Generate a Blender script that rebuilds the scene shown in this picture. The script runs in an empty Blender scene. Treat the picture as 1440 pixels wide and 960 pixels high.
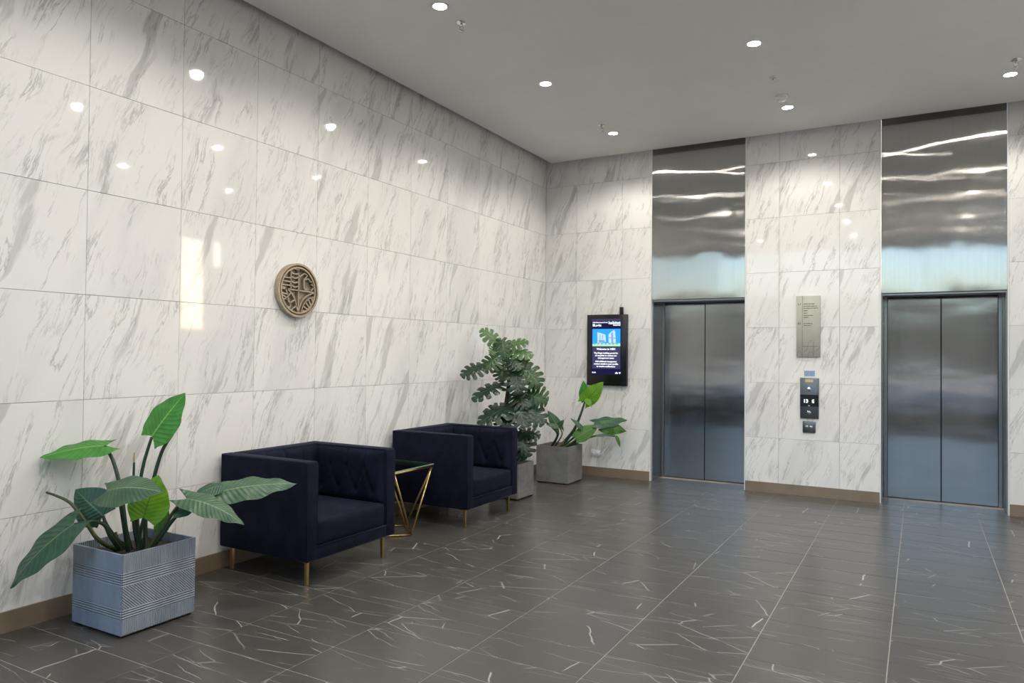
import bpy, bmesh, math, random
from mathutils import Vector, Matrix
random.seed(7)
SC = bpy.context.scene
COL = SC.collection
PI = math.pi

# ------------------------------------------------------------------ camera
CAM = Vector((4.1618, -8.2975, 1.4764))
CR = Vector((0.87262811, 0.48828972, 0.00966099))
CU = Vector((8.42e-06, -0.01979653, 0.99980403))
CF = Vector((-0.48838528, 0.87245702, 0.01727912))
FPX = 1023.4
cd = bpy.data.cameras.new('camera'); co = bpy.data.objects.new('camera', cd); COL.objects.link(co)
cd.sensor_width = 36.0; cd.lens = 36.0 * FPX / 1440.0; cd.clip_start = 0.05; cd.clip_end = 500
m = Matrix((CR, CU, -CF)).transposed().to_4x4(); m.translation = CAM
co.matrix_world = m
SC.camera = co

# ------------------------------------------------------------------ world / exposure
LAMP_W = 56.0
LAMP_COL = (1.0, 0.945, 0.865)
SKY_STRENGTH = 1.0
SC.view_settings.view_transform = 'Standard'
SC.view_settings.look = 'None'
SC.view_settings.exposure = 0.56
SC.view_settings.gamma = 1.0
SC.view_settings.use_curve_mapping = False
SC.cycles.use_denoising = True
SC.cycles.max_bounces = 10
SC.cycles.diffuse_bounces = 6
SC.cycles.sample_clamp_indirect = 6.0
w = bpy.data.worlds.new('dusk_sky'); SC.world = w; w.use_nodes = True
nt = w.node_tree; nt.nodes.clear()
sky = nt.nodes.new('ShaderNodeTexSky'); sky.sky_type = 'NISHITA'; sky.sun_disc = False
sky.sun_elevation = math.radians(4.5); sky.sun_rotation = math.radians(36); sky.altitude = 0
sky.air_density = 1.0; sky.dust_density = 1.6; sky.ozone_density = 2.5
bg = nt.nodes.new('ShaderNodeBackground'); bg.inputs['Strength'].default_value = SKY_STRENGTH
wo = nt.nodes.new('ShaderNodeOutputWorld')
hs = nt.nodes.new('ShaderNodeHueSaturation'); hs.inputs['Saturation'].default_value = 0.8
nt.links.new(sky.outputs[0], hs.inputs['Color']); wb = nt.nodes.new('ShaderNodeMix'); wb.data_type = 'RGBA'; wb.blend_type = 'MULTIPLY'; wb.inputs[0].default_value = 1.0; wb.inputs[7].default_value = (1.0, 0.95, 1.06, 1)
nt.links.new(hs.outputs[0], wb.inputs[6]); nt.links.new(wb.outputs[2], bg.inputs[0]); nt.links.new(bg.outputs[0], wo.inputs[0])

# ------------------------------------------------------------------ helpers: materials
class NT:
    """small node-tree writer"""
    def __init__(s, name):
        s.m = bpy.data.materials.new(name); s.m.use_nodes = True
        s.t = s.m.node_tree; s.t.nodes.clear()
        s.out = s.t.nodes.new('ShaderNodeOutputMaterial')
    def n(s, typ, **kw):
        nd = s.t.nodes.new(typ)
        for k, v in kw.items(): setattr(nd, k, v)
        return nd
    def set(s, sock, v):
        if hasattr(v, 'is_output') or hasattr(v, 'links'): s.t.links.new(v, sock)
        elif isinstance(v, (int, float)) and hasattr(sock.default_value, '__len__'):
            sock.default_value = [v] * len(sock.default_value)
        elif isinstance(v, tuple) and len(v) == 3 and len(sock.default_value) == 4: sock.default_value = (*v, 1)
        else: sock.default_value = v
    def math(s, op, a, b=0.0, c=None, clamp=False):
        nd = s.n('ShaderNodeMath', operation=op, use_clamp=clamp)
        s.set(nd.inputs[0], a); s.set(nd.inputs[1], b)
        if c is not None: s.set(nd.inputs[2], c)
        return nd.outputs[0]
    def vmath(s, op, a, b=(0, 0, 0), scale=None):
        nd = s.n('ShaderNodeVectorMath', operation=op)
        s.set(nd.inputs[0], a)
        if op != 'SCALE' and op != 'NORMALIZE': s.set(nd.inputs[1], b)
        if scale is not None: s.set(nd.inputs['Scale'], scale)
        return nd.outputs[0]
    def mixc(s, f, a, b, blend='MIX'):
        nd = s.n('ShaderNodeMix', data_type='RGBA', blend_type=blend)
        s.set(nd.inputs[0], f); s.set(nd.inputs[6], a); s.set(nd.inputs[7], b)
        return nd.outputs[2]
    def noise(s, vec, scale=5, detail=4, rough=0.5, dist=0.0):
        nd = s.n('ShaderNodeTexNoise'); s.set(nd.inputs['Vector'], vec)
        nd.inputs['Scale'].default_value = scale; nd.inputs['Detail'].default_value = detail
        nd.inputs['Roughness'].default_value = rough; nd.inputs['Distortion'].default_value = dist
        return nd.outputs[0]
    def ramp(s, v, lo, hi, a=0.0, b=1.0, smooth=True):
        nd = s.n('ShaderNodeMapRange', interpolation_type='SMOOTHSTEP' if smooth else 'LINEAR')
        s.set(nd.inputs[0], v); nd.inputs[1].default_value = lo; nd.inputs[2].default_value = hi
        nd.inputs[3].default_value = a; nd.inputs[4].default_value = b
        return nd.outputs[0]
    def mapping(s, vec, loc=(0, 0, 0), rot=(0, 0, 0), scale=(1, 1, 1)):
        nd = s.n('ShaderNodeMapping'); s.set(nd.inputs[0], vec)
        s.set(nd.inputs[1], loc); s.set(nd.inputs[2], rot); s.set(nd.inputs[3], scale)
        return nd.outputs[0]
    def coord(s, which='Object'):
        return s.n('ShaderNodeTexCoord').outputs[which]
    def sep(s, v):
        nd = s.n('ShaderNodeSeparateXYZ'); s.set(nd.inputs[0], v); return nd.outputs
    def comb(s, x=0.0, y=0.0, z=0.0):
        nd = s.n('ShaderNodeCombineXYZ')
        s.set(nd.inputs[0], x); s.set(nd.inputs[1], y); s.set(nd.inputs[2], z); return nd.outputs[0]
    def bump(s, h, strength=0.3, dist=0.01):
        nd = s.n('ShaderNodeBump'); nd.inputs['Strength'].default_value = strength
        nd.inputs['Distance'].default_value = dist; s.set(nd.inputs['Height'], h); return nd.outputs[0]
    def pbr(s, color, rough=0.5, metal=0.0, normal=None, finish=True, **kw):
        p = s.n('ShaderNodeBsdfPrincipled')
        s.set(p.inputs['Base Color'], color); s.set(p.inputs['Roughness'], rough); s.set(p.inputs['Metallic'], metal)
        if normal is not None: s.set(p.inputs['Normal'], normal)
        for k, v in kw.items(): s.set(p.inputs[k], v)
        if finish: s.t.links.new(p.outputs[0], s.out.inputs[0])
        return p.outputs[0]
    def fin(s, sh):
        s.t.links.new(sh, s.out.inputs[0]); return s.m

def simple(name, color, rough=0.5, metal=0.0, var=0.06, scale=12.0, **kw):
    """plain surface with a faint mottling"""
    t = NT(name); n = t.noise(t.coord(), scale, 3)
    c2 = tuple(max(0, c * (1 - 3 * var)) for c in color)
    c = t.mixc(t.ramp(n, 0.35, 0.7), color, c2)
    t.pbr(c, rough, metal, **kw)
    return t.m

def emit(name, color, strength):
    t = NT(name); e = t.n('ShaderNodeEmission'); t.set(e.inputs[0], color); e.inputs[1].default_value = strength
    return t.fin(e.outputs[0])

def mat_marble():
    t = NT('marble_tile')
    oi = t.n('ShaderNodeObjectInfo')
    off = t.vmath('SCALE', t.comb(oi.outputs['Random'], t.math('MULTIPLY', oi.outputs['Random'], 3.7), t.math('MULTIPLY', oi.outputs['Random'], 7.3)), scale=37.0)
    xyz = t.vmath('ADD', t.coord(), off)
    # streak frame: lean ~20 degrees off vertical, long along the streak
    warp = t.noise(xyz, 2.2, 2)
    base = t.mapping(t.vmath('ADD', xyz, t.vmath('SCALE', t.comb(warp, 0.0, 0.0), scale=0.16)), rot=(0, math.radians(-20), 0))
    st = t.mapping(base, scale=(1.0, 1.0, 0.13))
    band = t.noise(st, 5.6, 5, 0.58, 0.12)
    bandm = t.ramp(band, 0.585, 0.645)
    soft = t.ramp(t.noise(st, 2.4, 3, 0.5), 0.48, 0.72)
    v1 = t.math('ABSOLUTE', t.math('SUBTRACT', t.noise(t.mapping(base, loc=(3, 1, 5), scale=(1.0, 1.0, 0.11)), 5.4, 8, 0.66, 0.2), 0.5))
    l1 = t.math('MULTIPLY', t.ramp(v1, 0.0, 0.016, 1, 0), t.ramp(t.noise(t.mapping(base, scale=(1, 1, 0.4)), 5.2, 2), 0.43, 0.58))
    v2 = t.math('ABSOLUTE', t.math('SUBTRACT', t.noise(t.mapping(base, loc=(9, 4, 2), scale=(1.0, 1.0, 0.13)), 11.0, 7, 0.66, 0.3), 0.5))
    l2 = t.math('MULTIPLY', t.ramp(v2, 0.0, 0.022, 1, 0), t.ramp(t.noise(xyz, 4.1, 2), 0.42, 0.60))
    body = t.mixc(soft, (0.80, 0.795, 0.775), (0.71, 0.71, 0.70))
    c = t.mixc(t.math('MULTIPLY', bandm, 0.52), body, (0.40, 0.40, 0.39))
    c = t.mixc(t.math('MULTIPLY', l2, 0.38), c, (0.36, 0.36, 0.355))
    c = t.mixc(t.math('MULTIPLY', l1, 0.54), c, (0.27, 0.275, 0.275))
    nrm = t.bump(t.noise(xyz, 5.0, 2), 0.04, 0.004)
    t.pbr(c, 0.045, 0, nrm, **{'Specular IOR Level': 0.5, 'IOR': 1.5})
    return t.m

def mat_floor():
    t = NT('dark_stone_tile')
    oi = t.n('ShaderNodeObjectInfo')
    off = t.vmath('SCALE', t.comb(oi.outputs['Random'], t.math('MULTIPLY', oi.outputs['Random'], 5.1), 0.0), scale=41.0)
    xyz = t.vmath('ADD', t.coord(), off)
    warp = t.noise(xyz, 5.0, 3)
    q = t.vmath('ADD', xyz, t.vmath('SCALE', t.comb(warp, warp, 0.0), scale=0.05))
    def cracks(rot, sx, sy, sc, width, lo, hi, seed):
        mp = t.mapping(q, loc=(seed, seed * 1.7, 0), rot=(0, 0, rot), scale=(sx, sy, 1))
        v = t.n('ShaderNodeTexVoronoi', feature='DISTANCE_TO_EDGE', voronoi_dimensions='2D')
        t.set(v.inputs['Vector'], mp); v.inputs['Scale'].default_value = sc
        return t.math('MULTIPLY', t.ramp(v.outputs[0], 0.0, width, 1, 0), t.ramp(t.noise(t.vmath('ADD', xyz, (seed, 0, seed)), 3.4, 1), lo, hi))
    a = cracks(0.30, 0.5, 1.5, 2.2, 0.009, 0.47, 0.54, 3.1)
    b = cracks(-0.25, 0.35, 1.9, 3.4, 0.016, 0.50, 0.62, 11.7)
    c3 = cracks(1.25, 0.5, 1.5, 2.8, 0.009, 0.50, 0.57, 23.3)
    grain = t.noise(t.mapping(xyz, scale=(1.2, 9, 1)), 6, 5, 0.65)
    body = t.mixc(t.ramp(grain, 0.0, 1.0, smooth=False), (0.066, 0.061, 0.056), (0.082, 0.076, 0.070))
    body = t.mixc(t.math('MULTIPLY', oi.outputs['Random'], 0.30), body, (0.045, 0.042, 0.040))
    k = t.math('MAXIMUM', t.math('MULTIPLY', a, 0.85), t.math('MAXIMUM', t.math('MULTIPLY', b, 0.38), t.math('MULTIPLY', c3, 0.75)))
    col = t.mixc(k, body, (0.48, 0.46, 0.42))
    rough = 0.28
    t.pbr(col, rough, 0)
    return t.m

def mat_brushed(name, color, spread, wave, rough, wx=2.2, wz=3.0, metal=1.0):
    """sheet steel brushed upright: fine upright grooves tip the normal sideways, the sheet itself is a little wavy"""
    t = NT(name)
    geo = t.n('ShaderNodeNewGeometry'); N = geo.outputs['Normal']; P = geo.outputs['Position']
    T = t.vmath('NORMALIZE', t.vmath('CROSS_PRODUCT', (0, 0, 1), N))
    s = t.sep(P)
    u = t.math('ADD', s[0], t.math('MULTIPLY', s[1], 1.37))
    wn = t.n('ShaderNodeTexWhiteNoise', noise_dimensions='1D'); t.set(wn.inputs['W'], t.math('MULTIPLY', u, 5173.0))
    wn2 = t.n('ShaderNodeTexWhiteNoise', noise_dimensions='1D'); t.set(wn2.inputs['W'], t.math('MULTIPLY', u, 7919.0))
    g = t.math('POWER', t.math('ABSOLUTE', t.math('SUBTRACT', t.math('MULTIPLY', wn.outputs[0], 2.0), 1.0)), 2.4)
    g = t.math('MULTIPLY', g, t.math('SIGN', t.math('SUBTRACT', wn2.outputs[0], 0.5)))
    wv = t.math('SUBTRACT', t.noise(t.comb(t.math('MULTIPLY', u, wx), 0.0, t.math('MULTIPLY', s[2], wz)), 1.0, 2, 0.45), 0.5)
    n2 = t.vmath('ADD', N, t.vmath('SCALE', T, scale=t.math('MULTIPLY', g, spread)))
    n2 = t.vmath('ADD', n2, t.comb(0.0, 0.0, t.math('MULTIPLY', wv, wave)))
    n2 = t.vmath('NORMALIZE', n2)
    gr = t.noise(t.comb(t.math('MULTIPLY', u, 160.0), 0.0, t.math('MULTIPLY', s[2], 1.5)), 1.0, 2)
    c = t.mixc(t.ramp(gr, 0.3, 0.7), color, tuple(x * 0.95 for x in color))
    t.pbr(c, rough, metal, n2)
    return t.m

def mat_velvet():
    t = NT('navy_velvet')
    n = t.noise(t.coord(), 7.0, 4, 0.6)
    c = t.mixc(t.ramp(n, 0.35, 0.7), (0.0032, 0.0042, 0.0125), (0.0068, 0.0088, 0.0245))
    t.pbr(c, 0.8, 0, t.bump(t.noise(t.coord(), 260, 2), 0.15, 0.002),
          **{'Sheen Weight': 0.12, 'Sheen Roughness': 0.35, 'Sheen Tint': (0.30, 0.32, 0.55), 'Specular IOR Level': 0.15})
    return t.m

def mat_planter_ribbed():
    t = NT('ribbed_fibreclay')
    P = t.coord(); s = t.sep(P); z = s[2]
    nrm = t.sep(t.n('ShaderNodeNewGeometry').outputs['Normal'])
    onx = t.math('GREATER_THAN', t.math('ABSOLUTE', nrm[0]), 0.7)
    def between(lo, hi): return t.math('MULTIPLY', t.math('GREATER_THAN', z, lo), t.math('LESS_THAN', z, hi))
    hor = t.math('MAXIMUM', between(0.265, 0.332), between(0.095, 0.148))
    dia = t.math('MULTIPLY', between(0.148, 0.265), onx)
    ver = t.math('MULTIPLY', t.math('SUBTRACT', t.math('SUBTRACT', 1.0, hor), dia), t.math('ADD', t.math('MULTIPLY', onx, 0.7), 0.12))
    wh = t.math('SINE', t.math('MULTIPLY', z, 2 * PI / 0.0125))
    wd = t.math('SINE', t.math('MULTIPLY', t.math('ADD', s[1], z), 2 * PI / 0.0145))
    wv = t.math('SINE', t.math('MULTIPLY', t.math('ADD', s[1], s[0]), 2 * PI / 0.0110))
    h = t.math('ADD', t.math('MULTIPLY', wh, hor), t.math('ADD', t.math('MULTIPLY', wd, dia), t.math('MULTIPLY', wv, ver)))
    st = t.noise(t.mapping(P, scale=(7, 7, 1.6)), 1.6, 4, 0.6)
    c = t.mixc(t.ramp(st, 0.3, 0.72), (0.200, 0.245, 0.310), (0.285, 0.335, 0.400))
    c = t.mixc(t.math('MULTIPLY', t.ramp(h, 0.0, 0.9), 0.60), c, (0.36, 0.37, 0.385))
    t.pbr(c, 0.62, 0, t.bump(h, 0.8, 0.003))
    return t.m

def mat_concrete():
    t = NT('grey_fibreclay'); P = t.coord()
    st = t.noise(P, 6, 5, 0.6); s2 = t.noise(t.mapping(P, scale=(3, 3, 30)), 2.0, 2)
    c = t.mixc(t.ramp(st, 0.3, 0.7), (0.150, 0.150, 0.145), (0.215, 0.215, 0.208))
    c = t.mixc(t.math('MULTIPLY', t.ramp(s2, 0.4, 0.7), 0.25), c, (0.26, 0.26, 0.25))
    t.pbr(c, 0.75, 0, t.bump(st, 0.2, 0.004)); return t.m

def mat_leaf(name, c1, c2, vein, rough=0.38, trans=0.25, nv=11.0, veinw=1.0):
    t = NT(name)
    uv = t.sep(t.n('ShaderNodeUVMap', uv_map='leaf').outputs[0])
    v = t.math('ABSOLUTE', uv[1])
    ph = t.math('SUBTRACT', t.math('MULTIPLY', uv[0], nv), t.math('MULTIPLY', v, 2.6))
    w = t.math('SINE', t.math('MULTIPLY', ph, 2 * PI))
    lat = t.ramp(w, 0.93, 1.0)
    mid = t.ramp(v, 0.02, 0.055, 1, 0)
    n = t.noise(t.coord(), 16, 3)
    c = t.mixc(t.ramp(n, 0.3, 0.7), c1, c2)
    c = t.mixc(t.math('MULTIPLY', lat, 0.30 * veinw), c, vein)
    c = t.mixc(t.math('MULTIPLY', mid, 0.85 * veinw), c, vein)
    nrm = t.bump(w, 0.25, 0.004)
    p = t.pbr(c, rough, 0, nrm, finish=False)
    tr = t.n('ShaderNodeBsdfTranslucent'); t.set(tr.inputs[0], c)
    mx = t.n('ShaderNodeMixShader'); mx.inputs[0].default_value = trans
    t.t.links.new(p, mx.inputs[1]); t.t.links.new(tr.outputs[0], mx.inputs[2])
    return t.fin(mx.outputs[0])

def mat_pane(name, tint, refl):
    """thin glass sheet: lets light through, mirrors a little"""
    t = NT(name)
    a = t.n('ShaderNodeBsdfTransparent'); t.set(a.inputs[0], tint)
    b = t.n('ShaderNodeBsdfGlossy'); b.inputs['Roughness'].default_value = 0.01
    fr = t.n('ShaderNodeFresnel'); fr.inputs[0].default_value = refl
    mx = t.n('ShaderNodeMixShader')
    t.t.links.new(fr.outputs[0], mx.inputs[0]); t.t.links.new(a.outputs[0], mx.inputs[1]); t.t.links.new(b.outputs[0], mx.inputs[2])
    return t.fin(mx.outputs[0])

M = {}
M['marble'] = mat_marble()
M['floor'] = mat_floor()
M['grout_wall'] = simple('wall_grout', (0.50, 0.49, 0.47), 0.8)
M['grout_floor'] = simple('floor_grout', (0.40, 0.375, 0.335), 0.8)
M['ceiling'] = simple('ceiling_paint', (0.72, 0.72, 0.715), 0.9, var=0.01, scale=2)
M['void'] = simple('dark_void', (0.03, 0.03, 0.03), 0.9)
M['skirting'] = simple('taupe_skirting', (0.255, 0.195, 0.135), 0.38, 0.15, var=0.05, scale=5)
M['white_trim'] = simple('white_trim', (0.80, 0.81, 0.81), 0.35, var=0.01)
M['steel_panel'] = mat_brushed('brushed_steel_panel', (0.53, 0.525, 0.515), 0.55, 0.038, 0.055)
M['steel_door'] = mat_brushed('brushed_steel_door', (0.385, 0.388, 0.39), 0.30, 0.045, 0.10, 1.6, 8.0)
M['steel_frame'] = mat_brushed('brushed_steel_frame', (0.33, 0.335, 0.34), 0.25, 0.01, 0.25)
M['velvet'] = mat_velvet()
M['gold'] = simple('brushed_brass', (0.62, 0.44, 0.19), 0.28, 1.0, var=0.05, scale=30)
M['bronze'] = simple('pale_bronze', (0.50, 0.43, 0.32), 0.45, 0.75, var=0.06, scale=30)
M['bronze_shade'] = simple('shaded_bronze', (0.30, 0.265, 0.21), 0.5, 0.5, var=0.06, scale=30)  # bronze with shade put into the colour
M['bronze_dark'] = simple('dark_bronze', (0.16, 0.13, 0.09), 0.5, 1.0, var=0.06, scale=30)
M['glass_top'] = mat_pane('green_tinted_glass', (0.55, 0.70, 0.64), 1.5)
M['glass_edge'] = simple('green_glass_edge', (0.25, 0.36, 0.30), 0.15)
M['pane'] = mat_pane('window_glass', (0.90, 0.93, 0.93), 1.45)
M['ribbed'] = mat_planter_ribbed()
M['concrete'] = mat_concrete()
M['soil'] = simple('dark_soil', (0.045, 0.036, 0.028), 0.95, var=0.2, scale=60)
M['stem'] = simple('dark_green_stem', (0.018, 0.045, 0.022), 0.45, var=0.12, scale=25)
M['stem_olive'] = simple('olive_stem', (0.060, 0.085, 0.025), 0.45, var=0.12, scale=25)
M['spike'] = simple('yellow_leaf_spike', (0.42, 0.30, 0.05), 0.5, var=0.12, scale=25)
M['trunk'] = simple('brown_fibre_trunk', (0.085, 0.055, 0.032), 0.9, var=0.2, scale=50)
M['leaf_bright'] = mat_leaf('bright_green_leaf', (0.050, 0.25, 0.035), (0.075, 0.31, 0.050), (0.30, 0.60, 0.12), 0.42, 0.3)
M['leaf_lime'] = mat_leaf('lime_green_leaf', (0.13, 0.34, 0.015), (0.18, 0.42, 0.03), (0.07, 0.20, 0.02), 0.45, 0.4)
M['leaf_dark'] = mat_leaf('dark_green_leaf', (0.022, 0.080, 0.045), (0.035, 0.105, 0.055), (0.14, 0.26, 0.13), 0.36, 0.15)
M['leaf_grey'] = mat_leaf('grey_green_leaf', (0.052, 0.115, 0.062), (0.075, 0.150, 0.080), (0.24, 0.36, 0.20), 0.34, 0.18, 15.0)  # greyer green puts the sky's reflection into the leaf colour
M['leaf_mid'] = mat_leaf('mid_green_leaf', (0.050, 0.16, 0.018), (0.070, 0.20, 0.028), (0.13, 0.27, 0.06), 0.40, 0.3)
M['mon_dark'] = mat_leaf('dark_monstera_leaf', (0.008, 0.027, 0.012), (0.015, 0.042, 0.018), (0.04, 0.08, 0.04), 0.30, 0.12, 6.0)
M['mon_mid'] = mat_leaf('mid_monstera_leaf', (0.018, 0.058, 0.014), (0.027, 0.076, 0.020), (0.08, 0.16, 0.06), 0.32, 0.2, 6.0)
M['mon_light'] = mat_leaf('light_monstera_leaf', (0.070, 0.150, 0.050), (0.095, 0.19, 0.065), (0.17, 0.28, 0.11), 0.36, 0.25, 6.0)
M['black'] = simple('black_plastic', (0.008, 0.008, 0.009), 0.25, var=0.05)
M['chrome'] = simple('chrome', (0.72, 0.72, 0.72), 0.15, 1.0, var=0.02)
M['white_plastic'] = simple('white_plastic', (0.84, 0.84, 0.84), 0.35, var=0.01)
M['sign'] = simple('sage_grey_sign', (0.43, 0.43, 0.375), 0.55, var=0.02)
M['sign_ink'] = simple('sign_lettering', (0.13, 0.13, 0.11), 0.6)
M['panel_grey'] = mat_brushed('dark_steel_plate', (0.16, 0.17, 0.18), 0.15, 0.01, 0.35)
M['sticker'] = simple('pale_blue_sticker', (0.28, 0.42, 0.62), 0.6, var=0.1, scale=80)
M['yellow_label'] = simple('cream_label', (0.62, 0.50, 0.27), 0.6, var=0.05)
M['led'] = emit('display_digits', (0.85, 0.92, 1.0), 1.6)
M['scr_bg'] = emit('screen_navy', (0.010, 0.010, 0.040), 1.0)
M['scr_card'] = emit('screen_card', (0.045, 0.042, 0.090), 1.0)
M['scr_text'] = emit('screen_text', (0.85, 0.88, 1.0), 1.0)
M['scr_sky'] = emit('screen_sky', (0.03, 0.30, 0.85), 1.0)
M['scr_tower'] = emit('screen_tower', (0.42, 0.58, 0.85), 1.0)
M['scr_tower2'] = emit('screen_tower_shade', (0.16, 0.30, 0.55), 1.0)
M['scr_green'] = emit('screen_lawn', (0.35, 0.65, 0.40), 1.0)
M['lens'] = emit('lamp_lens', (1.0, 0.93, 0.82), 120.0)
M['asphalt'] = simple('street_paving', (0.20, 0.20, 0.19), 0.8)
M['far_wall'] = simple('far_building', (0.085, 0.095, 0.085), 0.8, var=0.2, scale=0.5)
M['frame_dark'] = simple('dark_window_frame', (0.05, 0.05, 0.052), 0.4)

# ------------------------------------------------------------------ helpers: geometry
class MB:
    def __init__(s): s.v = []; s.f = []
    def box(s, x0, x1, y0, y1, z0, z1):
        b = len(s.v)
        s.v += [(x0, y0, z0), (x1, y0, z0), (x1, y1, z0), (x0, y1, z0), (x0, y0, z1), (x1, y0, z1), (x1, y1, z1), (x0, y1, z1)]
        s.f += [tuple(b + i for i in q) for q in ((0, 3, 2, 1), (4, 5, 6, 7), (0, 1, 5, 4), (1, 2, 6, 5), (2, 3, 7, 6), (3, 0, 4, 7))]
        return s
    def tube(s, pts, radii, n=10, caps=True):
        pts = [Vector(p) for p in pts]
        if not hasattr(radii, '__len__'): radii = [radii] * len(pts)
        ref = None; b0 = len(s.v)
        for i, p in enumerate(pts):
            d = (pts[min(i + 1, len(pts) - 1)] - pts[max(i - 1, 0)]).normalized()
            if ref is None: ref = Vector((0, 0, 1)) if abs(d.z) < 0.9 else Vector((1, 0, 0))
            a = (ref - d * ref.dot(d)).normalized(); ref = a; c = d.cross(a)
            for k in range(n):
                t = 2 * PI * k / n
                s.v.append(tuple(p + (a * math.cos(t) + c * math.sin(t)) * radii[i]))
        for i in range(len(pts) - 1):
            for k in range(n):
                k2 = (k + 1) % n
                s.f.append((b0 + i * n + k, b0 + i * n + k2, b0 + (i + 1) * n + k2, b0 + (i + 1) * n + k))
        if caps:
            s.f.append(tuple(b0 + k for k in reversed(range(n))))
            s.f.append(tuple(b0 + (len(pts) - 1) * n + k for k in range(n)))
        return s
    def lathe(s, prof, n=24, center=(0, 0, 0)):
        b0 = len(s.v); cx, cy, cz = center
        for r, z in prof:
            for k in range(n):
                t = 2 * PI * k / n
                s.v.append((cx + r * math.cos(t), cy + r * math.sin(t), cz + z))
        for i in range(len(prof) - 1):
            for k in range(n):
                k2 = (k + 1) % n
                s.f.append((b0 + i * n + k, b0 + i * n + k2, b0 + (i + 1) * n + k2, b0 + (i + 1) * n + k))
        s.f.append(tuple(b0 + k for k in reversed(range(n)))); s.f.append(tuple(b0 + (len(prof) - 1) * n + k for k in range(n)))
        return s
    def mesh(s, name):
        me = bpy.data.meshes.new(name); me.from_pydata(s.v, [], s.f); me.update(); return me
    def build(s, name, mat, parent=None, smooth=False, loc=None):
        return link(name, s.mesh(name), mat, parent, smooth, loc)

def link(name, me, mat, parent=None, smooth=False, loc=None):
    o = bpy.data.objects.new(name, me)
    if mat is not None and not me.materials: me.materials.append(mat)
    if smooth: me.polygons.foreach_set('use_smooth', [True] * len(me.polygons))
    COL.objects.link(o)
    if parent is not None: o.parent = parent
    if loc is not None: o.location = loc
    return o

def rbox(name, x0, x1, y0, y1, z0, z1, mat, parent=None, bevel=0.01, seg=2, smooth=True):
    bm = bmesh.new(); mb = MB().box(x0, x1, y0, y1, z0, z1)
    vs = [bm.verts.new(v) for v in mb.v]
    for f in mb.f: bm.faces.new([vs[i] for i in f])
    if bevel: bmesh.ops.bevel(bm, geom=list(bm.edges), offset=bevel, segments=seg, profile=0.5, affect='EDGES')
    me = bpy.data.meshes.new(name); bm.to_mesh(me); bm.free()
    o = link(name, me, mat, parent)
    if smooth and bevel:
        for p in me.polygons: p.use_smooth = True
        try: me.set_sharp_from_angle(angle=math.radians(50))
        except Exception: pass
    return o

def thing(name, label, cat, loc=(0, 0, 0), rz=0.0, group=None):
    o = bpy.data.objects.new(name, None); COL.objects.link(o)
    o.location = loc; o.rotation_euler = (0, 0, rz); o.empty_display_size = 0.1
    o['label'] = label; o['category'] = cat
    if group: o['group'] = group
    return o

def tag(o, label, cat, group=None):
    o['label'] = label; o['category'] = cat
    if group: o['group'] = group
    return o

def struct(o, label=None, cat=None):
    o['kind'] = 'structure'
    if label: o['label'] = label
    if cat: o['category'] = cat
    return o

def sempty(name, label=None, cat=None):
    o = bpy.data.objects.new(name, None); COL.objects.link(o); return struct(o, label, cat)

def copy_tree(o, parent=None):
    c = o.copy(); COL.objects.link(c)
    if parent is not None: c.parent = parent
    for ch in list(o.children): copy_tree(ch, c)
    return c

def text_mesh(body, size, align='LEFT', bold=0.0):
    cu = bpy.data.curves.new('lettering', 'FONT'); cu.body = body; cu.size = size; cu.align_x = align
    cu.offset = bold; cu.resolution_u = 2
    o = bpy.data.objects.new('lettering', cu); COL.objects.link(o)
    dg = bpy.context.evaluated_depsgraph_get()
    me = bpy.data.meshes.new_from_object(o.evaluated_get(dg))
    bpy.data.objects.remove(o); bpy.data.curves.remove(cu)
    return me

def text_on_back_wall(name, body, size, x, y, z, mat, parent, align='LEFT', width=None, bold=0.0):
    me = text_mesh(body, size, align, bold)
    xs = [v.co.x for v in me.vertices]
    s = 1.0
    if width and xs: s = width / (max(xs) - min(xs))
    me.transform(Matrix.Translation((x, y, z)) @ Matrix.Rotation(PI / 2, 4, 'X') @ Matrix.Diagonal((s, 1, 1, 1)))
    return link(name, me, mat, parent)

def spline(pts, n=6):
    pts = [Vector(p) for p in pts]; out = []
    for i in range(len(pts) - 1):
        p0 = pts[max(i - 1, 0)]; p1 = pts[i]; p2 = pts[i + 1]; p3 = pts[min(i + 2, len(pts) - 1)]
        for k in range(n):
            t = k / n
            out.append(0.5 * ((2 * p1) + (p2 - p0) * t + (2 * p0 - 5 * p1 + 4 * p2 - p3) * t * t + (3 * p1 - p0 - 3 * p2 + p3) * t ** 3))
    out.append(pts[-1]); return out

# ------------------------------------------------------------------ the room
XR = 5.75; YF = -8.9; ZC = 3.878; ZD = 2.132; RD = 0.38
E = (1.40, 2.473, 3.822, 4.892)
ZJ = [0.0] + [3.5926 - 0.6 * k for k in range(5, -1, -1)] + [4.02]       # row joints, bottom to top
TT = 0.012; GAP = 0.0011

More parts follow.
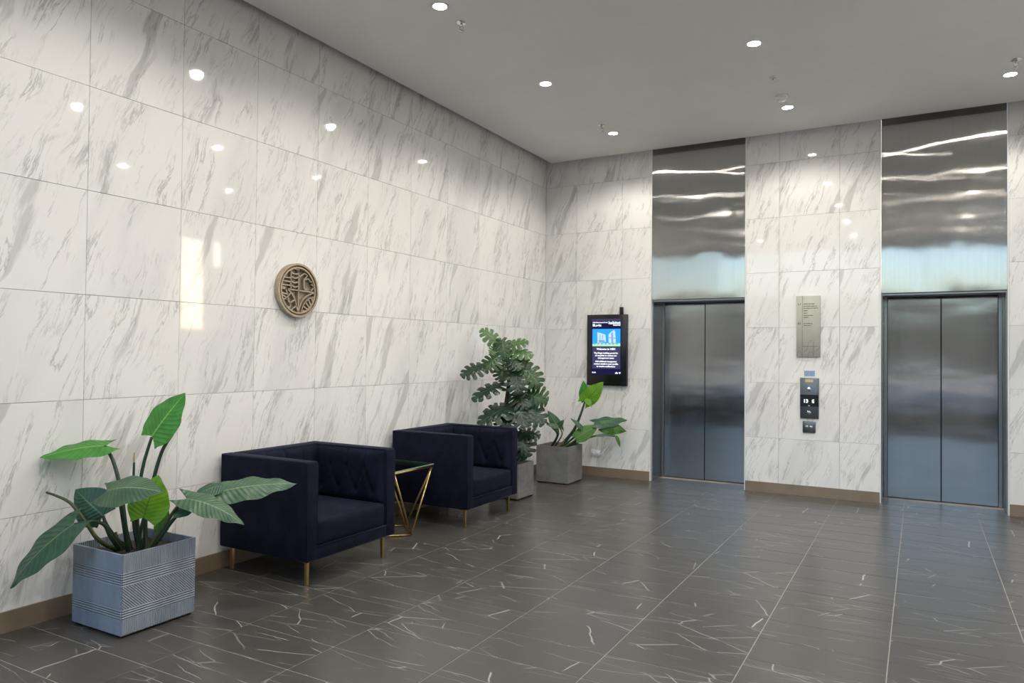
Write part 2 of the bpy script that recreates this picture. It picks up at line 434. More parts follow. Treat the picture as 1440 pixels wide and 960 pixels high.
_tiles = {}
def wall_tile(parent, u0, u1, z0, z1, left):
    """one polished tile, built in its own frame (x along the wall, z up), shared between alike sizes"""
    wd = round(u1 - u0 - 2 * GAP, 4); h = round(z1 - z0 - 2 * GAP, 4)
    key = (wd, h)
    if key not in _tiles:
        bm = bmesh.new(); mb = MB().box(-wd / 2, wd / 2, 0, TT, -h / 2, h / 2)
        vs = [bm.verts.new(v) for v in mb.v]
        for f in mb.f: bm.faces.new([vs[i] for i in f])
        ed = [e for e in bm.edges if all(v.co.y < 1e-6 for v in e.verts)]
        bmesh.ops.bevel(bm, geom=ed, offset=0.0007, segments=1, affect='EDGES')
        me = bpy.data.meshes.new('wall_tile'); bm.to_mesh(me); bm.free(); me.materials.append(M['marble']); _tiles[key] = me
    o = link('wall_tile', _tiles[key], None, parent)
    j = random.uniform
    tilt = (j(-.0012, .0012), 0, j(-.0012, .0012))
    if left:
        o.location = (0, (u0 + u1) / 2, (z0 + z1) / 2); o.rotation_euler = (tilt[0], 0, PI / 2 + tilt[2])
    else:
        o.location = ((u0 + u1) / 2, 0, (z0 + z1) / 2); o.rotation_euler = tilt
    return o

wl = struct(MB().box(-0.30, -TT - 0.001, YF - 0.2, 0.60, -0.1, 4.2).build('wall_left', M['grout_wall']), 'left wall clad in white marble tiles with grey veins', 'wall')
yj = [0.0] + [-5.8615 + 0.6067 * k for k in range(9, -6, -1)]
for a, b in zip(yj[1:], yj[:-1]):
    for z0, z1 in zip(ZJ[:-1], ZJ[1:]): wall_tile(wl, a, b, z0, z1, True)
xg = [0.429 + 0.6012 * k for k in range(-1, 11)]
secs = [(0.0, E[0] - 0.012), (E[1] + 0.012, E[2] - 0.012), (E[3] + 0.012, XR)]
wnames = ['wall_back_1', 'wall_back_2', 'wall_back_3']
wlab = ['back wall of white marble tiles beside the left elevator', 'marble pier between the two elevators', 'marble wall right of the right elevator']
wb = []
for (a, b), nm, lb in zip(secs, wnames, wlab):
    o = struct(MB().box(a - 0.0 if a else -0.30, b, TT + 0.001, 0.60, -0.1, 4.2).build(nm, M['grout_wall']), lb, 'wall'); wb.append(o)
    xs = [a] + [x for x in xg if a + 0.02 < x < b - 0.02] + [b]
    for x0, x1 in zip(xs[:-1], xs[1:]):
        for z0, z1 in zip(ZJ[:-1], ZJ[1:]): wall_tile(o, x0, x1, z0, z1, False)
# right wall (out of frame, seen in the polished tiles) with a two-pane window
wr = MB()
WY0, WY1, WZ0, WZ1 = -1.02, -0.12, 0.9, 3.28
wr.box(XR, XR + 0.25, YF - 0.2, WY0, -0.1, 4.2).box(XR, XR + 0.25, WY1, 0.6, -0.1, 4.2)
wr.box(XR, XR + 0.25, WY0, WY1, -0.1, WZ0).box(XR, XR + 0.25, WY0, WY1, WZ1, 4.2)
struct(wr.build('wall_right', M['marble']), 'right wall of the lobby outside the picture', 'wall')
win = sempty('window_1', 'two pane window in the right wall', 'window')
f = MB()
for y0, y1 in ((WY0, WY0 + 0.04), (-0.54, -0.40), (WY1 - 0.04, WY1)): f.box(XR + 0.05, XR + 0.12, y0, y1, WZ0, WZ1)
f.box(XR + 0.05, XR + 0.12, WY0, WY1, WZ0, WZ0 + 0.04).box(XR + 0.05, XR + 0.12, WY0, WY1, WZ1 - 0.04, WZ1)
f.build('window_frame', M['frame_dark'], win)
for y0, y1 in ((WY0 + 0.04, -0.54), (-0.40, WY1 - 0.04)):
    MB().box(XR + 0.08, XR + 0.088, y0, y1, WZ0 + 0.04, WZ1 - 0.04).build('pane', M['pane'], win)
# glazed street front behind the camera
win2 = sempty('window_2', 'glazed street front behind the camera', 'window')
f = MB(); cols = [0.0, 1.44, 2.88, 4.32, XR]
for i, x in enumerate(cols):
    f = MB().box(max(0, x - 0.03), min(XR, x + 0.03), YF - 0.06, YF + 0.06, 0.0, 3.80); f.build('mullion', M['frame_dark'], win2)
MB().box(0, XR, YF - 0.06, YF + 0.06, 3.80, 3.90).build('window_head', M['frame_dark'], win2)
MB().box(0, XR, YF - 0.06, YF + 0.06, 0.0, 0.36).build('window_sill', M['frame_dark'], win2)
for a, b in zip(cols[:-1], cols[1:]):
    MB().box(a + 0.03, b - 0.03, YF - 0.006, YF + 0.006, 0.36, 3.80).build('pane', M['pane'], win2)
struct(MB().box(-0.3, XR + 0.25, YF - 0.2, YF + 0.06, 3.90, 4.25).build('wall_front', M['grout_wall']), 'lintel above the glazed front', 'wall')

# floor: bed with one mesh per tile in view, the rest one joined part
FX, FY, FOX, FOY = 0.6083, 0.3058, 0.3796, -6.1306
fl = struct(MB().box(-0.30, XR + 0.25, YF - 0.2, 0.60, -0.12, -0.0015).build('floor', M['grout_floor']), 'floor of dark stone tiles with thin white veins', 'floor')
fxs = [0.0] + [FOX + FX * k for k in range(0, 9)] + [XR]
fys = [FOY + FY * j for j in range(-10, 22)]
_ft = {}
def floor_tile_mesh(wx, wy):
    k = (round(wx, 4), round(wy, 4))
    if k not in _ft:
        g = 0.0022; me = MB().box(-wx / 2 + g, wx / 2 - g, -wy / 2 + 0.0027, wy / 2 - 0.0027, -0.010, 0.0).mesh('floor_tile')
        me.materials.append(M['floor']); _ft[k] = me
    return _ft[k]
cand = []
for x0, x1 in zip(fxs[:-1], fxs[1:]):
    for y0, y1 in zip(fys[:-1], fys[1:]):
        c = Vector(((x0 + x1) / 2, (y0 + y1) / 2, 0)); d = c - CAM; zz = d.dot(CF)
        px = 720 + FPX * d.dot(CR) / max(zz, .01); py = 480 - FPX * d.dot(CU) / max(zz, .01)
        vis = zz > 0.5 and -140 < px < 1580 and py < 1060
        cand.append((0 if vis else 1, zz, x0, x1, y0, y1))
cand.sort()
rest = MB()
for i, (hid, zz, x0, x1, y0, y1) in enumerate(cand):
    y1c = min(y1, 0.46)
    if hid == 0 and i < 298:
        link('floor_tile', floor_tile_mesh(x1 - x0, y1c - y0), None, fl, loc=((x0 + x1) / 2, (y0 + y1c) / 2, 0))
    else:
        g = 0.0022; rest.box(x0 + g, x1 - g, y0 + g, y1c - g, -0.010, 0.0)
r = rest.build('floor_tiles_outside_view', M['floor'], fl); r['kind'] = 'stuff'

# ceiling slab with a shadow gap along the walls
cl = struct(MB().box(0.125, XR - 0.125, YF + 0.06, -0.12, ZC, ZC + 0.09).build('ceiling', M['ceiling']), 'flat light grey ceiling with shadow gap along the walls', 'ceiling')
MB().box(-0.30, XR + 0.25, YF - 0.2, 0.60, 4.2, 4.3).build('ceiling_void', M['void'], cl)

# skirting
def skirting(nm, a, b, left, lb):
    if left: o = MB().box(0.0005, 0.013, a, b, 0.0005, 0.11).build(nm, M['skirting'])
    else: o = MB().box(a, b, -0.013, -0.0005, 0.0005, 0.11).build(nm, M['skirting'])
    struct(o, lb, 'baseboard')
skirting('baseboard_left', YF + 0.06, -0.013, True, 'taupe skirting along the left wall')
skirting('baseboard_back_1', 0.0005, E[0] - 0.012, False, 'short taupe skirting beside the left elevator')
skirting('baseboard_back_2', E[1] + 0.012, E[2] - 0.012, False, 'taupe skirting under the pier between the elevators')
skirting('baseboard_back_3', E[3] + 0.012, XR - 0.001, False, 'taupe skirting right of the right elevator')
for i, x in enumerate(E):
    x0 = x - 0.012 if i % 2 == 0 else x
    struct(MB().box(x0 + 0.0005, x0 + 0.0115, -0.002, 0.05, 0.0005, 4.02).build('trim_%d' % (i + 1), M['white_trim']), 'thin white corner trim at the elevator opening', 'trim')

# elevators
def elevator(idx, x0, x1, label):
    d = sempty('door_%d' % idx, label, 'elevator')
    tp = rbox('transom_panel', x0 + 0.001, x1 - 0.001, 0.003, 0.02, ZD, 4.02, M['steel_panel'], d, 0.0015, 1, False)
    MB().box(x0 + 0.001, x1 - 0.001, 0.021, RD + 0.06, ZD + 0.001, ZD + 0.05).build('soffit', M['steel_frame'], d)
    MB().box(x0 + 0.001, x1 - 0.001, 0.05, 0.07, ZD - 0.02, ZD).build('soffit_lip', M['steel_frame'], d)
    for s in (0, 1):
        a = x0 + 0.0005 if s == 0 else x1 - 0.010
        MB().box(a, a + 0.0095, 0.051, RD + 0.05, 0.0005, ZD).build('jamb_return', M['steel_frame'], d)
        b = x0 + 0.011 if s == 0 else x1 - 0.011 - 0.034
        rbox('door_frame', b, b + 0.034, RD - 0.012, RD + 0.05, 0.0005, ZD - 0.001, M['steel_frame'], d, 0.003, 1, False)
    MB().box(x0 + 0.046, x1 - 0.046, RD - 0.005, RD + 0.05, ZD - 0.014, ZD - 0.0005).build('door_head', M['steel_frame'], d)
    xm = (x0 + x1) / 2
    for a, b in ((x0 + 0.046, xm - 0.003), (xm + 0.003, x1 - 0.046)):
        rbox('door_panel', a, b, RD, RD + 0.035, 0.008, ZD - 0.016, M['steel_door'], d, 0.003, 1, False)
    MB().box(x0 + 0.02, x1 - 0.02, RD + 0.04, RD + 0.06, 0.001, ZD).build('shaft_dark', M['void'], d)
    MB().box(x0 + 0.046, x1 - 0.046, RD - 0.004, RD + 0.038, 0.0005, 0.006).build('door_sill', M['steel_frame'], d)
    return d
elevator(1, E[0], E[1], 'left brushed steel elevator door with tall steel panel above')
elevator(2, E[2], E[3], 'right brushed steel elevator door with tall steel panel above')

# outside, seen only in the steel and the polished tiles
struct(MB().box(-60, 70, -120, YF - 0.2, -0.3, -0.05).build('ground_street', M['asphalt']), 'grey street paving outside the glazed front', 'ground')
struct(MB().box(XR + 0.3, 70, YF - 0.2, 60, -0.3, -0.05).build('ground_side', M['asphalt']), 'grey paving outside the side window', 'ground')
for nm, x0, x1, y0, y1, h in (('wall_street_1', -50, -8, -75, -60, 7.2), ('wall_street_2', -8, 14, -78, -62, 6.6), ('wall_street_3', 14, 60, -74, -58, 7.0),
                              ('wall_yard_1', 15, 15.3, 7.0, 22, 4.1), ('wall_yard_2', 34, 40, 4, 60, 2.8)):
    struct(MB().box(x0, x1, y0, y1, -0.05, h).build(nm, M['far_wall']), 'plain dark building block outside the lobby', 'building')

struct(MB().box(-40, 50, -34, -33.5, -0.05, 0.62).build('wall_reflection_band', M['white_trim']), 'unseen pale strip added outside for the light line in the doors', 'wall')  # pale strip added to mirror as a light band in the steel doors

# ------------------------------------------------------------------ ceiling fittings
def downlight():
    t = thing('downlight', 'x', 'ceiling light')
    MB().lathe([(0.058, 0.0), (0.060, -0.004), (0.052, -0.007), (0.046, -0.004), (0.046, 0.0)], 28).build('trim_ring', M['white_plastic'], t, True)
    MB().lathe([(0.045, -0.0005), (0.043, -0.0045), (0.030, -0.006), (0.001, -0.0065)], 24).build('lens', M['lens'], t, True)
    return t
LX = (1.269, 3.055, 4.832); LY = (-0.932, -2.564, -4.196, -5.83, -7.46)
lamp = bpy.data.lights.new('downlight_lamp', 'SPOT'); lamp.energy = LAMP_W; lamp.color = LAMP_COL
lamp.spot_size = math.radians(151); lamp.spot_blend = 0.42; lamp.shadow_soft_size = 0.045
dl = downlight(); first = True
lo = bpy.data.objects.new('downlight_lamp', lamp); COL.objects.link(lo); lo.parent = dl; lo.location = (0, 0, -0.012)
labels = {(0, 0): 'glowing recessed downlight nearest the room corner beside a sprinkler', (0, 1): 'glowing recessed downlight in the middle of the row along the left wall',
          (0, 2): 'glowing recessed downlight at the top edge beside a sprinkler', (1, 0): 'glowing recessed downlight above the pier next to the round smoke detector',
          (1, 1): 'glowing recessed downlight second from the elevators in the middle row', (2, 0): 'glowing recessed downlight above the right elevator at the right edge'}
for i, x in enumerate(LX):
    for j, y in enumerate(LY):
        t = dl if first else copy_tree(dl); first = False
        t.location = (x, y, ZC); t['label'] = labels.get((i, j), 'recessed downlight of the ceiling grid outside the picture')
        t['group'] = 'recessed ceiling downlights' if (i, j) in labels else 'downlights outside the picture'

def sprinkler(x, y, label):
    t = thing('fire_sprinkler', label, 'sprinkler', (x, y, ZC), 0, 'ceiling sprinklers')
    MB().lathe([(0.040, 0), (0.040, -0.004), (0.030, -0.010), (0.012, -0.011)], 20).build('escutcheon', M['chrome'], t, True)
    a = MB().tube([(0, 0, -0.010), (0, 0, -0.030)], 0.010, 10)
    a.tube([(0.012, 0, -0.028), (0.014, 0, -0.045), (0.004, 0, -0.060)], 0.003, 6).tube([(-0.012, 0, -0.028), (-0.014, 0, -0.045), (-0.004, 0, -0.060)], 0.003, 6)
    a.build('frame_arms', M['chrome'], t, True)
    MB().lathe([(0.004, -0.060), (0.021, -0.062), (0.021, -0.065), (0.004, -0.067)], 16).build('deflector', M['chrome'], t, True)
sprinkler(1.262, -3.914, 'chrome sprinkler head beside the downlight at the top edge')
sprinkler(1.260, -1.241, 'small chrome sprinkler head beside the downlight nearest the corner')
sprinkler(4.839, -1.275, 'chrome sprinkler head beside the rightmost downlight')
t = thing('smoke_detector', 'round white smoke detector next to the downlight above the pier', 'detector', (3.053, -1.279, ZC))
MB().lathe([(0.055, 0), (0.055, -0.012), (0.046, -0.018), (0.044, -0.018)], 24).build('base', M['white_plastic'], t, True)
MB().lathe([(0.040, -0.018), (0.042, -0.034), (0.034, -0.046), (0.012, -0.050), (0.001, -0.050)], 24).build('sensor_head', M['white_plastic'], t, True)
t = thing('motion_sensor', 'small flat round sensor on the ceiling behind the smoke detector', 'sensor', (3.068, -1.776, ZC))
MB().lathe([(0.034, 0), (0.034, -0.006), (0.026, -0.009), (0.024, -0.009)], 20).build('rim', M['white_plastic'], t, True)
MB().lathe([(0.020, -0.009), (0.018, -0.017), (0.008, -0.022), (0.001, -0.023)], 20).build('lens', M['chrome'], t, True)

# ------------------------------------------------------------------ armchairs
def tufted(name, origin, ud, vd, nd, W, H, nu, mat, parent, ends=True):
    """padded panel with sunken buttons and pleats; u across, v up, n outwards"""
    o0 = Vector(origin); ud = Vector(ud); vd = Vector(vd); nd = Vector(nd)
    step = W / nu; rows = (0.66, 0.22)
    btn = []
    for r, vv in enumerate(rows):
        k = nu - 1 if r == 0 else nu
        for i in range(k): btn.append(((i + (1.0 if r == 0 else 0.5)) * step, vv * H))
    segs = []
    for (u, v) in btn:
        if v > 0.5 * H: segs.append(((u, v), (u, H)))
        else: segs.append(((u, v), (u, 0)))
        for (u2, v2) in btn:
            if v > v2 and abs(u - u2) < step * 0.6: segs.append(((u, v), (u2, v2)))
    def dseg(p, a, b):
        ax, ay = a; bx, by = b; dx, dy = bx - ax, by - ay; L = dx * dx + dy * dy
        t = max(0, min(1, ((p[0] - ax) * dx + (p[1] - ay) * dy) / L)) if L else 0
        return math.hypot(p[0] - ax - t * dx, p[1] - ay - t * dy)
    mb = MB(); NU, NV = 60, 30; T = 0.040
    for j in range(NV + 1):
        for i in range(NU + 1):
            u = W * i / NU; v = H * j / NV
            e = min(u, W - u, v, H - v); h = T * (1 - math.exp(-(e / 0.018)))
            d = min(dseg((u, v), a, b) for a, b in segs); h -= 0.014 * math.exp(-(d / 0.011) ** 2) * min(1, e / 0.004 + 0.4)
            d = min(math.hypot(u - a, v - b) for a, b in btn); h -= 0.016 * math.exp(-(d / 0.020) ** 2)
            mb.v.append(tuple(o0 + ud * u + vd * v + nd * max(h, 0.0)))
    for j in range(NV):
        for i in range(NU):
            a = j * (NU + 1) + i; mb.f.append((a, a + 1, a + NU + 2, a + NU + 1))
    pad = mb.build(name, mat, parent, True)
    for (u, v) in btn:
        c = o0 + ud * u + vd * v + nd * 0.012
        b = MB()
        for k, (r, hh) in enumerate(((0.010, 0), (0.009, 0.004), (0.005, 0.006))):
            for q in range(8):
                a = 2 * PI * q / 8; b.v.append(tuple(c + ud * (r * math.cos(a)) + vd * (r * math.sin(a)) + nd * hh))
        for k in range(2):
            for q in range(8): b.f.append((k * 8 + q, k * 8 + (q + 1) % 8, k * 8 + 8 + (q + 1) % 8, k * 8 + 8 + q))
        b.f.append(tuple(16 + q for q in range(8)))
        b.build('tuft_button', mat, pad, True)
    return pad

def armchair(label):
    t = thing('armchair', label, 'armchair', group='navy velvet armchairs')
    D, W, H, Z0 = 0.805, 0.875, 0.785, 0.16; A = 0.098; V = M['velvet']; y0 = -W / 2; y1 = W / 2
    rbox('arm', 0, D, y0, y0 + A, Z0, H, V, t, 0.016, 3)
    rbox('arm', 0, D, y1 - A, y1, Z0, H, V, t, 0.016, 3)
    rbox('backrest', 0.002, 0.125, y0 + A - 0.01, y1 - A + 0.01, Z0, H - 0.001, V, t, 0.016, 3)
    rbox('seat_rail', 0.10, D - 0.002, y0 + A - 0.01, y1 - A + 0.01, Z0 + 0.001, 0.245, V, t, 0.012, 2)
    # seat cushion with a crowned top
    mb = bmesh.new(); b = MB().box(0.13, D - 0.012, y0 + A + 0.002, y1 - A - 0.002, 0.240, 0.400)
    vs = [mb.verts.new(v) for v in b.v]
    for q in b.f: mb.faces.new([vs[i] for i in q])
    bmesh.ops.subdivide_edges(mb, edges=list(mb.edges), cuts=7, use_grid_fill=True)
    for v in mb.verts:
        u = (v.co.x - 0.13) / (D - 0.142) * 2 - 1; s = v.co.y / (W / 2 - A)
        if v.co.z > 0.39: v.co.z += 0.020 * (1 - u * u) * (1 - s * s)
        if v.co.x > D - 0.02: v.co.x += 0.006 * math.cos(PI / 2 * ((v.co.z - 0.32) / 0.08)) * (1 - s * s)
    ed = [e for e in mb.edges if len(e.link_faces) == 2 and e.calc_face_angle(0) > 0.9]
    bmesh.ops.bevel(mb, geom=ed, offset=0.018, segments=3, profile=0.5, affect='EDGES')
    me = bpy.data.meshes.new('seat_cushion'); mb.to_mesh(me); mb.free(); link('seat_cushion', me, V, t, True)
    zi = 0.395
    tufted('back_padding', (0.124, y0 + A + 0.001, zi), (0, 1, 0), (0, 0, 1), (1, 0, 0), W - 2 * A - 0.002, H - zi - 0.012, 4, V, t)
    tufted('arm_padding', (0.125, y0 + A - 0.001, zi), (1, 0, 0), (0, 0, 1), (0, 1, 0), D - 0.15, H - zi - 0.012, 4, V, t)
    tufted('arm_padding', (0.125, y1 - A + 0.001, zi), (1, 0, 0), (0, 0, 1), (0, -1, 0), D - 0.15, H - zi - 0.012, 4, V, t)
    for s, yo, yi in ((-1, y0, y0 + A), (1, y1, y1 - A)):
        e = 0.006
        p = [(D - e, yo - s * e * -1 * -1 + 0, Z0 + 0.004), (D - e, yo - s * e, H - 0.02), (D - 0.02, yo - s * e, H - e), (0.01, yo - s * e, H - e)]
        p[0] = (D - e, yo - s * e, Z0 + 0.004)
        MB().tube(p, 0.0055, 8).build('piping', V, t, True)
        p = [(D - e, yi + s * e, 0.25), (D - e, yi + s * e, H - 0.02), (D - 0.02, yi + s * e, H - e), (0.12, yi + s * e, H - e)]
        MB().tube(p, 0.0055, 8).build('piping', V, t, True)
    MB().tube([(D - 0.004, y0 + A, 0.243), (D - 0.004, y1 - A, 0.243)], 0.005, 8).build('piping', V, t, True)
    MB().tube([(D - 0.006, y0 + 0.006, Z0 + 0.006), (D - 0.006, y1 - 0.006, Z0 + 0.006)], 0.005, 8).build('piping', V, t, True)
    for x in (0.055, D - 0.062):
        for y in (y0 + 0.066, y1 - 0.066):
            l = MB(); l.box(x - 0.040, x + 0.040, y - 0.040, y + 0.040, Z0 - 0.006, Z0 - 0.0005)
            wt, wb_ = 0.0108, 0.0088
            b = len(l.v)
            l.v += [(x - wb_, y - wb_, 0.0), (x + wb_, y - wb_, 0.0), (x + wb_, y + wb_, 0.0), (x - wb_, y + wb_, 0.0),
                    (x - wt, y - wt, Z0 - 0.006), (x + wt, y - wt, Z0 - 0.006), (x + wt, y + wt, Z0 - 0.006), (x - wt, y + wt, Z0 - 0.006)]
            l.f += [tuple(b + i for i in q) for q in ((0, 3, 2, 1), (4, 5, 6, 7), (0, 1, 5, 4), (1, 2, 6, 5), (2, 3, 7, 6), (3, 0, 4, 7))]
            o = l.build('leg', M['gold'], t); o['label'] = 'slim brass leg'
    return t
ch = armchair('navy velvet tufted armchair nearer the viewer beside the large-leaved plant')
ch.location = (0.030, -4.508, 0)
ch2 = copy_tree(ch); ch2.location = (0.045, -2.690, 0)
ch2['label'] = 'navy velvet tufted armchair farther away in front of the monstera'

# ------------------------------------------------------------------ side table
t = thing('side_table', 'brass side table with glass top between the two armchairs', 'side table', (0.34, -3.53, 0))
h = 0.255; Z = 0.535
cn = [(h, -h), (h, h), (-h, h), (-h, -h)]
bs = [(h - 0.02, 0), (0, h - 0.02), (-h + 0.02, 0), (0, -h + 0.02)]
for i in range(4):
    a = cn[i]; b = cn[(i + 1) % 4]
    MB().tube([(*a, Z), (*b, Z)], 0.009, 8).build('top_rail', M['gold'], t, True)
    c = bs[i]; d = bs[(i + 1) % 4]
    MB().tube([(*c, 0.0095), (*d, 0.0095)], 0.009, 8).build('base_rail', M['gold'], t, True)
    for q in (a, b): MB().tube([(*c, 0.010), (*q, Z)], 0.0085, 8).build('strut', M['gold'], t, True)
g = MB().box(-h - 0.006, h + 0.006, -h - 0.006, h + 0.006, Z + 0.010, Z + 0.018).build('glass_top', M['glass_top'], t)
r = MB()
for x0, x1, y0, y1 in ((-h - .009, -h - .006, -h - .009, h + .009), (h + .006, h + .009, -h - .009, h + .009), (-h - .006, h + .006, -h - .009, -h - .006), (-h - .006, h + .006, h + .006, h + .009)):
    r.box(x0, x1, y0, y1, Z + 0.0098, Z + 0.0182)
r.build('glass_rim', M['glass_edge'], g)

# ------------------------------------------------------------------ plants
def at(px, py, depth):
    """world point seen at a picture position at the given distance along the view axis, kept off the left wall"""
    d = CF + CR * ((px - 720) / FPX) + CU * ((480 - py) / FPX)
    p = CAM + d * depth
    if p.x < 0.03: p = CAM + d * ((0.03 - CAM.x) / d.x)
    return p

def view_dir(r, u, tw): return (CR * r + CU * u - CF * tw).normalized()

def leaf_mesh(p0, p1, width, nrm, fold=0.15, sag=0.08, heart=0.16, wave=0.02, wf=3.0, curl=0.0, seed=0):
    ax = p1 - p0; L = ax.length; ad = ax.normalized(); nn = (nrm - ad * nrm.dot(ad)).normalized(); sd = ad.cross(nn)
    NT_, NS = 22, 5; mb = MB(); uvs = []
    rows = []
    for i in range(NT_ + 1):
        t = i / NT_
        mid = p0 + ax * t + nn * (sag * L * 4 * t * (1 - t)) - nn * (curl * L * t * t)
        wv = width / 2 * (math.sin(PI * min(1, (t * 0.97 + 0.03)) ** 0.66) ** 0.70) * (1 - 0.32 * t ** 3)
        if i == 0: wv = width * 0.30
        if i == NT_: wv = 0.001
        row = []
        for k in range(-NS, NS + 1):
            s = k / NS; a = abs(s)
            back = heart * L * (1 - t) ** 4 * a ** 1.2
            dz = -fold * wv * a + wave * L * 0.5 * math.sin(wf * 2 * PI * t + seed + (1.3 if s > 0 else 0)) * a * a
            row.append(len(mb.v)); mb.v.append(tuple(mid + sd * (wv * s) - ad * back + nn * dz)); uvs.append((t, s))
        rows.append(row)
    for i in range(NT_):
        for k in range(2 * NS):
            mb.f.append((rows[i][k], rows[i][k + 1], rows[i + 1][k + 1], rows[i + 1][k]))
    me = mb.mesh('leaf'); ul = me.uv_layers.new(name='leaf')
    for lp in me.loops: ul.data[lp.index].uv = uvs[lp.vertex_index]
    return me

def monstera_mesh(p0, p1, width, nrm, sag=0.1, droop=0.25, seed=0):
    """heart-shaped split leaf: broad fingers joined along the midrib, open slits towards the rim"""
    rnd = random.Random(seed)
    ax = p1 - p0; L = ax.length; ad = ax.normalized(); nn = (nrm - ad * nrm.dot(ad)).normalized(); sd = ad.cross(nn)
    mb = MB(); uvs = []; NF = 6; NR = 7; QS = (-1, -.4, .4, 1)
    for side in (-1, 1):
        for k in range(NF):
            f0, f1 = 168.0 * (1 - k / NF), 168.0 * (1 - (k + 1) / NF)
            fc, fd = (f0 + f1) / 2, (f0 - f1) / 2
            tc, td = (k + 0.5) / NF * 0.96, 0.48 / NF
            slit = rnd.uniform(0.28, 0.44); gap = rnd.uniform(0.54, 0.70) if k < NF - 1 else 0.92; rr = rnd.uniform(0.95, 1.04)
            idx = []
            for j in range(NR + 1):
                s = j / NR
                nar = 1.0 if s <= slit else 1.0 - (1 - gap) * min(1, (s - slit) / 0.16)
                row = []
                for q in QS:
                    se = s * rr * (1 - (0.10 * s ** 3 if abs(q) == 1 else 0))
                    t = tc + q * td; phi = math.radians(fc - q * fd * nar)
                    ea = 0.42 + 0.60 * math.cos(phi); eb = math.sin(phi) * width / 2
                    a = t + (ea - t) * se; lat = eb * se
                    bell = sag * L * 4 * max(0, a) * (1 - a) if a < 1 else 0
                    p = p0 + ad * (a * L) + sd * (side * lat) + nn * (bell - droop * lat * se + 0.012 * L * math.sin(PI * se) * (1 if abs(q) < 1 else 0))
                    row.append(len(mb.v)); mb.v.append(tuple(p)); uvs.append((t, side * s))
                idx.append(row)
            for j in range(NR):
                for q in range(3):
                    f = (idx[j][q], idx[j][q + 1], idx[j + 1][q + 1], idx[j + 1][q])
                    mb.f.append(f if side > 0 else tuple(reversed(f)))
    me = mb.mesh('leaf'); ul = me.uv_layers.new(name='leaf')
    for lp in me.loops: ul.data[lp.index].uv = uvs[lp.vertex_index]
    return me

def add_leaf(parent, me, mat): return link('leaf', me, mat, parent, True)

def place_in(parent, me):
    """move world-space vertices into the plant's own frame"""
    me.transform(Matrix.Translation(-parent.location)); return me

def stem(parent, pts, r0, r1, mat, name='stem'):
    sp = spline(pts, 6); n = len(sp)
    mb = MB().tube(sp, [r0 + (r1 - r0) * i / (n - 1) for i in range(n)], 8)
    me = mb.mesh(name); place_in(parent, me); return link(name, me, mat, parent, True)

def pot(parent, w, hh, mat, wall=0.016, soil=0.05, feet=0.012):
    """open square planter standing on small hidden feet"""
    bm = bmesh.new(); a = w / 2
    b = MB().box(-a, a, -a, a, feet, hh)
    vs = [bm.verts.new(v) for v in b.v]
    fs = [bm.faces.new([vs[i] for i in q]) for q in b.f]
    bmesh.ops.bevel(bm, geom=[e for e in bm.edges if not all(v.co.z > hh - 1e-5 for v in e.verts)], offset=0.006, segments=2, affect='EDGES')
    top = max(bm.faces, key=lambda q: q.calc_center_median().z)
    r = bmesh.ops.inset_region(bm, faces=[top], thickness=wall)
    ex = bmesh.ops.extrude_face_region(bm, geom=[top])
    bmesh.ops.translate(bm, verts=[g for g in ex['geom'] if isinstance(g, bmesh.types.BMVert)], vec=(0, 0, -(hh - 0.06)))
    bmesh.ops.delete(bm, geom=[top], context='FACES')
    bmesh.ops.recalc_face_normals(bm, faces=list(bm.faces))
    me = bpy.data.meshes.new('planter'); bm.to_mesh(me); bm.free(); o = link('planter', me, mat, parent)
    for x in (-1, 1):
        for y in (-1, 1): MB().box(x * a * .82 - .025, x * a * .82 + .025, y * a * .82 - .025, y * a * .82 + .025, 0, feet + .004).build('foot', M['black'], o)
    # soil with a lumpy surface
    mb = MB(); n = 14; s = w - 2 * wall - 0.002; rn = random.Random(3)
    for j in range(n + 1):
        for i in range(n + 1):
            mb.v.append((-s / 2 + s * i / n, -s / 2 + s * j / n, hh - soil + rn.uniform(-.006, .006)))
    for j in range(n):
        for i in range(n): mb.f.append((j * (n + 1) + i, j * (n + 1) + i + 1, (j + 1) * (n + 1) + i + 1, (j + 1) * (n + 1) + i))
    mb.build('soil', M['soil'], parent, True)
    return o

